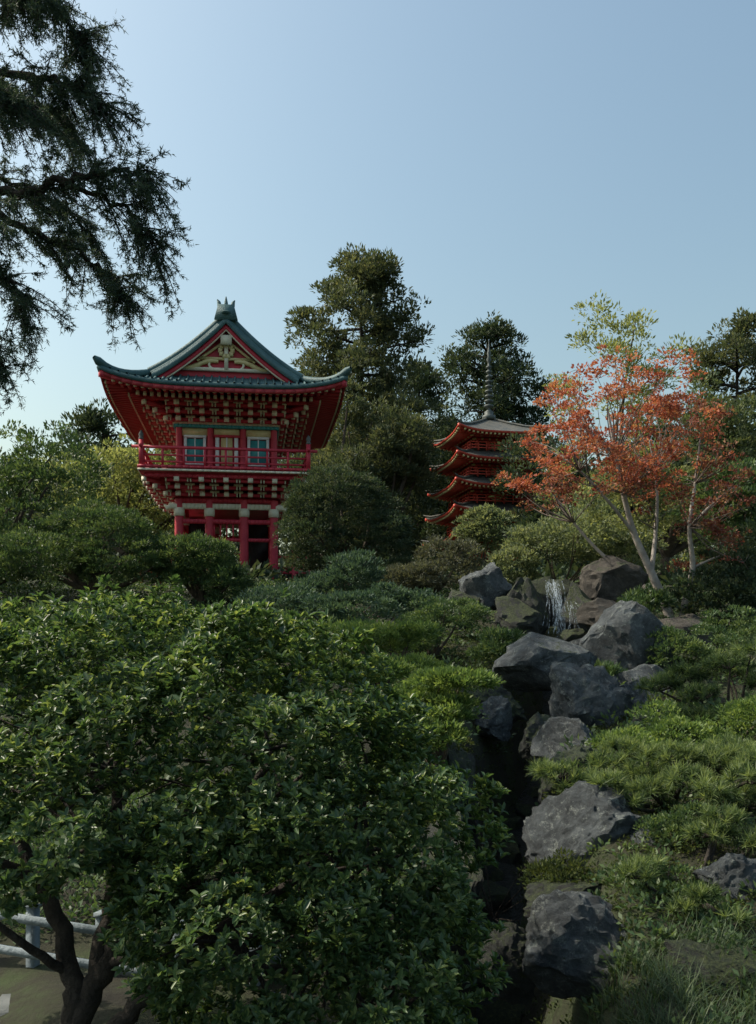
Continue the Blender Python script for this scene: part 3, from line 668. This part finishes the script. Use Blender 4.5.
shrub('moss_mound_shrub',[(1.5,15,1.85,.85,.7,.45),(.8,15,1.6,.6,.6,.35)],4,300,44,.12,.055,.022,'clip')
shrub('juniper_shrub',[(-.1,12,1.5,.6,.5,.2),(.45,12.3,1.65,.5,.5,.16),(-.6,12.5,1.6,.6,.5,.18),(-.2,11,1.15,.7,.5,.2),(.5,11.3,1.1,.5,.5,.2)],4,400,44,.11,.075,.022,'bright',flat=.5)
shrub('juniper_shrub',[(.83,9,1.2,.5,.4,.16),(.45,9.1,1.0,.5,.4,.16),(.8,8.8,.85,.35,.4,.14),(.35,8.7,.65,.5,.4,.2)],4,330,46,.09,.06,.018,'bright',flat=.5)
shrub('green_shrub',[(-1.5,14,1.5,1.0,.8,.5),(-2.8,14,1.5,1.1,.8,.5),(-4.4,14.5,1.6,1.3,.8,.6),(-6.2,15,1.7,1.4,.9,.7)],4,600,36,.18,.09,.04,'clip')
shrub('green_shrub',[(-.6,16,2.0,.9,.7,.4),(.4,16.8,2.2,.8,.7,.35),(-2.0,17,2.2,1,.7,.4)],4,360,40,.15,.08,.035,'blue')
shrub('fern_shrub',[(1.9,14,1.4,.5,.5,.3),(4.9,16.6,2.2,.5,.4,.3),(3.35,13.3,1.0,.35,.3,.2)],4,160,36,.13,.1,.03,'clip')
shrub('azalea_shrub',[(3.2,9.4,.6,.6,.5,.38),(4.4,9.2,.65,.7,.5,.38),(2.6,9.0,.45,.45,.4,.3)],4,520,42,.10,.042,.02,'bright',lo=.85)
shrub('azalea_shrub',[(4.8,13.6,1.4,.7,.5,.4),(5.9,14.2,1.7,.8,.6,.45),(6.6,13,1.5,.9,.6,.4)],4,420,42,.12,.055,.026,'clip',lo=.85)
shrub('azalea_shrub',[(2.35,6.75,.08,.34,.3,.2),(1.95,6.1,-.12,.25,.22,.14)],4,220,40,.07,.028,.014,'clip',lo=.85,r0=.015)
shrub('creeping_shrub',[(.62,9.6,.45,.3,.7,.3),(.5,8.0,.05,.25,.7,.3),(1.75,8.0,.0,.25,.5,.22),(1.35,6.7,-.2,.25,.3,.15)],4,300,40,.09,.04,.018,'moss',zmin=-.8,r0=.008,bark='barkd')
# maple --------------------------------------------------------
E=empty('maple_tree');b=MB();tw_=MB();lv=LV();lv2=LV();lv3=LV()
def mb(P,r0,r1,B=None,n=6):
    Q=crom(P,n);(B or b).tube(Q,np.linspace(r0,r1,len(Q)),8 if B is None else 5);return Q
mb([(6.05,18,1.6),(5.85,18,2.2),(5.55,18,2.9),(5.2,18,3.7),(4.95,17.9,4.5),(4.75,17.8,5.4),(4.6,17.8,6.2)],.115,.02)
mb([(6.1,18,1.6),(6.2,17.9,2.3),(6.35,17.9,3.0),(6.25,17.8,3.8),(6.4,17.9,4.7),(6.5,17.9,5.6)],.09,.015)
mb([(5.85,18,2.2),(5.3,18.3,2.8),(4.7,18.5,3.3),(4.1,18.6,4.0),(3.6,18.6,4.7)],.06,.015)
mb([(5.55,18,2.9),(5.7,18.2,3.8),(5.75,18.3,4.7),(5.6,18.3,5.7)],.055,.014)
mb([(5.2,18,3.7),(4.6,17.7,4.3),(4.0,17.6,4.9),(3.4,17.6,5.3)],.04,.012)
mb([(6.25,17.8,3.8),(6.7,17.6,4.3),(7.1,17.5,4.6)],.035,.01);mb([(6.35,17.9,3.0),(6.8,17.9,3.2),(7.1,17.9,3.3)],.03,.01)
pads=[];r=random.Random(4)
for k in range(150):
    while True:
        x=r.uniform(2.7,7.2);z=r.uniform(4.3,7.05)
        if ((x-5.0)/2.25)**2+((z-5.1)/1.9)**2<1 : break
    pads.append((x,18+r.uniform(-1.6,1.6),z,r.uniform(.18,.42),r.uniform(.18,.42),r.uniform(.1,.22)))
for k in range(20): pads.append((r.uniform(6.0,7.3),18+r.uniform(-1,1),r.uniform(3.0,4.6),.3,.3,.12))
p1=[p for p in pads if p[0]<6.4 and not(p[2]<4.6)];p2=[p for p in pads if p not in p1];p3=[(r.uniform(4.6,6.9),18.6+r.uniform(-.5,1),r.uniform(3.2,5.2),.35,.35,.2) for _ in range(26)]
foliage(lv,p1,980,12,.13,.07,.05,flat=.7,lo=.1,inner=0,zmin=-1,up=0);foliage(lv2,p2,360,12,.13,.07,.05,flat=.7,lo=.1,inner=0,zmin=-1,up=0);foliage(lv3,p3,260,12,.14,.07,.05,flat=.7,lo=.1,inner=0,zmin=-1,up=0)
forks=[np.array(q) for q in((4.95,17.9,4.5),(6.25,17.8,3.8),(5.7,18.2,3.8),(4.1,18.6,4.0),(4.75,17.8,5.2),(6.4,17.9,4.7),(4.0,17.6,4.9),(5.7,18.3,5.0))]
for p in pads:
    e=np.array(p[:3]);f=min(forks,key=lambda q:np.linalg.norm(q-e)+(2 if q[2]>e[2] else 0));mb([f,(f+e)/2+rdir(1)[0]*.15,e],.014,.004,tw_,4)
    for _ in range(2): mb([e,e+rdir(1)[0]*.12,e+rdir(1)[0]*.25],.005,.003,tw_,2)
lv.build('foliage',LM['maple'],E);lv2.build('foliage_dark',LM['maple2'],E);lv3.build('foliage_green',LM['yellow'],E);b.build('trunk',M['barkl'],E,True);tw_.build('twigs',M['barkm'],E,True)  # lower and right-hand pads have a darker red leaf tone
pads=[(7.3+r.gauss(0,1.0),27+r.uniform(-1.3,1.3),r.uniform(5.5,11.6),.5,.5,.35) for _ in range(54)]
pads=[p for p in pads if abs(p[0]-7.3)<2.5-(p[2]-8)*.45]
tree('young_green_tree',pads,470,20,.28,.14,.055,'yellow',trunk=(7.4,27),r0=.14,lo=.2,inner=0,zmin=-1)
tree('dark_broadleaf_tree',jl([(11.5,33,7.5,2.5,2,3),(15,34,8,3,2,3.5),(7,36,7,2.5,2,2.6)],8),800,28,.45,.22,.1,'darkc',r0=.25)
def pine(name,lobes,n,per,L,W,mat='pine',**k):
    E=empty(name);lv=LV();C=tufts(lv,lobes,n,per,L,W,**k);lv.build('needles',LM[mat],E)
    b=MB();lb=np.array(lobes);c=lb[:,:3].mean(0);base=np.array([c[0],c[1]+.1,float(H(c[0],c[1]+.1))-.1])
    for l in lb:
        e=l[:3]-np.array([0,0,l[5]*.3]);b.tube(crom([base,(base+e)/2+rdir(1)[0]*.06,e],5),np.linspace(.03,.01,11),6)
    for q in C[::2]:
        l=lb[np.argmin(((lb[:,:3]-q)**2).sum(1))];b.tube([l[:3]-np.array([0,0,l[5]*.3]),(l[:3]+q)/2-np.array([0,0,.03]),q],[.009,.006,.003],4)
    b.build('branches',M['barkd'],E,True)
pine('low_pine',jl([(3.9,11,.95,.6,.5,.28),(4.6,11.2,1.25,.7,.5,.3),(5.2,10.8,.9,.7,.5,.28),(4.2,10.5,.6,.7,.4,.25)],4,.65,.45),480,44,.14,.009,tb=-.12)
pine('low_pine',jl([(1.7,7.7,.42,.4,.35,.2),(2.3,7.9,.58,.5,.4,.26),(3.0,7.8,.68,.55,.45,.28),(2.75,7.1,.38,.45,.35,.2),(3.4,7.3,.42,.45,.4,.22),(2.0,7.3,.3,.35,.3,.18)],4,.75,.42),760,50,.105,.006,tb=.0)
pine('low_pine',jl([(1.72,6.0,.02,.28,.25,.15),(2.6,6.4,.2,.3,.28,.14),(2.05,5.5,-.12,.24,.22,.12)],3,.7,.45),180,46,.09,.0055,tb=-.05)
def scatter(name,n,xr,yr,L,W,mat,hgt,per=14,cr=.12,cond=None):
    x=rng.uniform(*xr,n);y=rng.uniform(*yr,n)
    if cond is not None:
        k=cond(x,y);x=x[k];y=y[k]
    n=len(x);z=H(x,y)+hgt*rng.random(n);i=np.repeat(np.arange(n),per);m_=len(i)
    d=rdir(m_);d[:,2]=abs(d[:,2])*.7;P=np.stack([x,y,z],1)[i]+d*cr*rng.uniform(.2,1,m_)[:,None]
    lv=LV();t=(.5+.5*np.sin(x*2.1)*np.sin(y*1.7))*.35
    lv.add(P,unit(d+rdir(m_)*.5+np.array([0,0,.3])),unit(rdir(m_)*.7+np.array([0,0,1])),L*rng.uniform(.6,1.3,m_),W,t[i]+rng.random(n)[i]*.3+rng.random(m_)*.35,'leaf4');lv.build(name,LM[mat])
gorge=lambda x,y:np.abs(x-np.interp(y,*XG))>.46
scatter('ground_cover',5200,(-12,13),(8,26),.085,.045,'clip',.18,14,.2,gorge)
scatter('ground_cover',1800,(.9,4.8),(4.2,10),.05,.026,'clip',.06,12,.1,lambda x,y:gorge(x,y)&(np.sin(x*5+y*2)+np.sin(y*6-x*3)>-.4))
scatter('moss',5600,(.2,4.8),(4.5,17),.03,.018,'moss',.02,14,.08,lambda x,y:np.abs(x-np.interp(y,*XG))>.12)
scatter('ground_cover',3000,(-6,.6),(5.9,9.5),.06,.03,'clip',.08,12,.14,lambda x,y:(x>-1.6)|(y>7))
scatter('ground_cover',3500,(-30,30),(24,60),.3,.14,'darkc',.5,10,.5)
def grass(n,xr,yr,L):
    x=rng.uniform(*xr,n);y=rng.uniform(*yr,n);tu=rng.integers(0,n//40,n);cx=rng.uniform(*xr,n//40);cy=rng.uniform(*yr,n//40)
    x=cx[tu]+rng.normal(0,.035,n);y=cy[tu]+rng.normal(0,.035,n);z=H(x,y)-.02
    a=rng.uniform(0,6.28,n);o=np.stack([np.cos(a),np.sin(a),0*a],1);Lh=L*rng.uniform(.5,1.2,n)[:,None];sp=rng.uniform(.3,1.0,n)[:,None]
    P=np.stack([x,y,z],1);sd=np.stack([-np.sin(a),np.cos(a),0*a],1);V=[]
    for t in(0,.33,.66,1):
        c_=P+o*Lh*sp*t**1.6+np.array([0,0,1])*Lh*(t-.45*sp*t*t);w=.0034*(1-t*.85);V+=[c_-sd*w,c_+sd*w]
    V=np.stack(V,1).reshape(-1,3);bb=np.arange(n)[:,None]*8
    F=np.concatenate([bb+np.array([k,k+1,k+3,k+2]) for k in(0,2,4)])
    npmesh('grass',V,F,LM['grass'],tint=np.repeat(rng.random(n),8))
grass(16000,(.3,3.2),(3.3,5.3),.22)
# fence & path at lower left --------------------------------------
E=empty('wooden_fence',(-2.6,6.6,-1.3),math.radians(-20));b=MB()
for k in range(6): b.box((-1.2+k*.62,0,.42),(.07,.07,.95));b.box((-1.2+k*.62,0,.91),(.09,.09,.03))
for z in(.3,.55,.8): b.beam((-1.4,-.05,z+.04),(2.1,-.05,z-.02),.025,.06)
b.build('posts_and_rails',M['bluewood'],E)
E=empty('stone_path',(-2.6,5.6,-1.3),.1);b=MB()
for k in range(5):
    for j in range(4): b.box((-1+k*.62+.1*(j%2),-.7+j*.36,.08*j+random.uniform(.05,.12)),(.56,.32,.25),random.uniform(-.06,.06))
b.build('slabs',M['stone'],E)
# ---------------------------------------------------------------- light, sky, camera
EL=48;AZ=-76
w=bpy.data.worlds.new('World');S.world=w;w.use_nodes=True;nt=w.node_tree
sky=nt.nodes.new('ShaderNodeTexSky');sky.sky_type='NISHITA';sky.sun_disc=False;sky.sun_elevation=math.radians(EL);sky.sun_rotation=math.radians(AZ)
sky.air_density=1.5;sky.dust_density=4.0;sky.ozone_density=1.8
tm=nt.nodes.new('ShaderNodeMix');tm.data_type='RGBA';tm.blend_type='MULTIPLY';tm.inputs[0].default_value=1;tm.inputs[7].default_value=(1.13,1.20,1.10,1)
nt.links.new(sky.outputs[0],tm.inputs[6])
bg=nt.nodes['Background'];nt.links.new(tm.outputs[2],bg.inputs[0]);bg.inputs[1].default_value=.15
L=bpy.data.lights.new('sun','SUN');L.energy=5;L.angle=math.radians(.5);L.color=(1,.91,.76)
o=bpy.data.objects.new('sun',L);link(o)
az=math.radians(AZ);el=math.radians(EL);sd=Vector((math.sin(az)*math.cos(el),math.cos(az)*math.cos(el),math.sin(el)))
o.rotation_euler=sd.to_track_quat('Z','Y').to_euler()
cam=bpy.data.cameras.new('camera');co=bpy.data.objects.new('camera',cam);link(co);co.location=(0,0,1.6);co.rotation_euler=(math.radians(90),0,0)
cam.sensor_fit='VERTICAL';cam.sensor_height=36;cam.sensor_width=36;cam.lens=887/1024*36;cam.shift_y=125/1024;cam.clip_end=2000;cam.clip_start=.05
S.camera=co
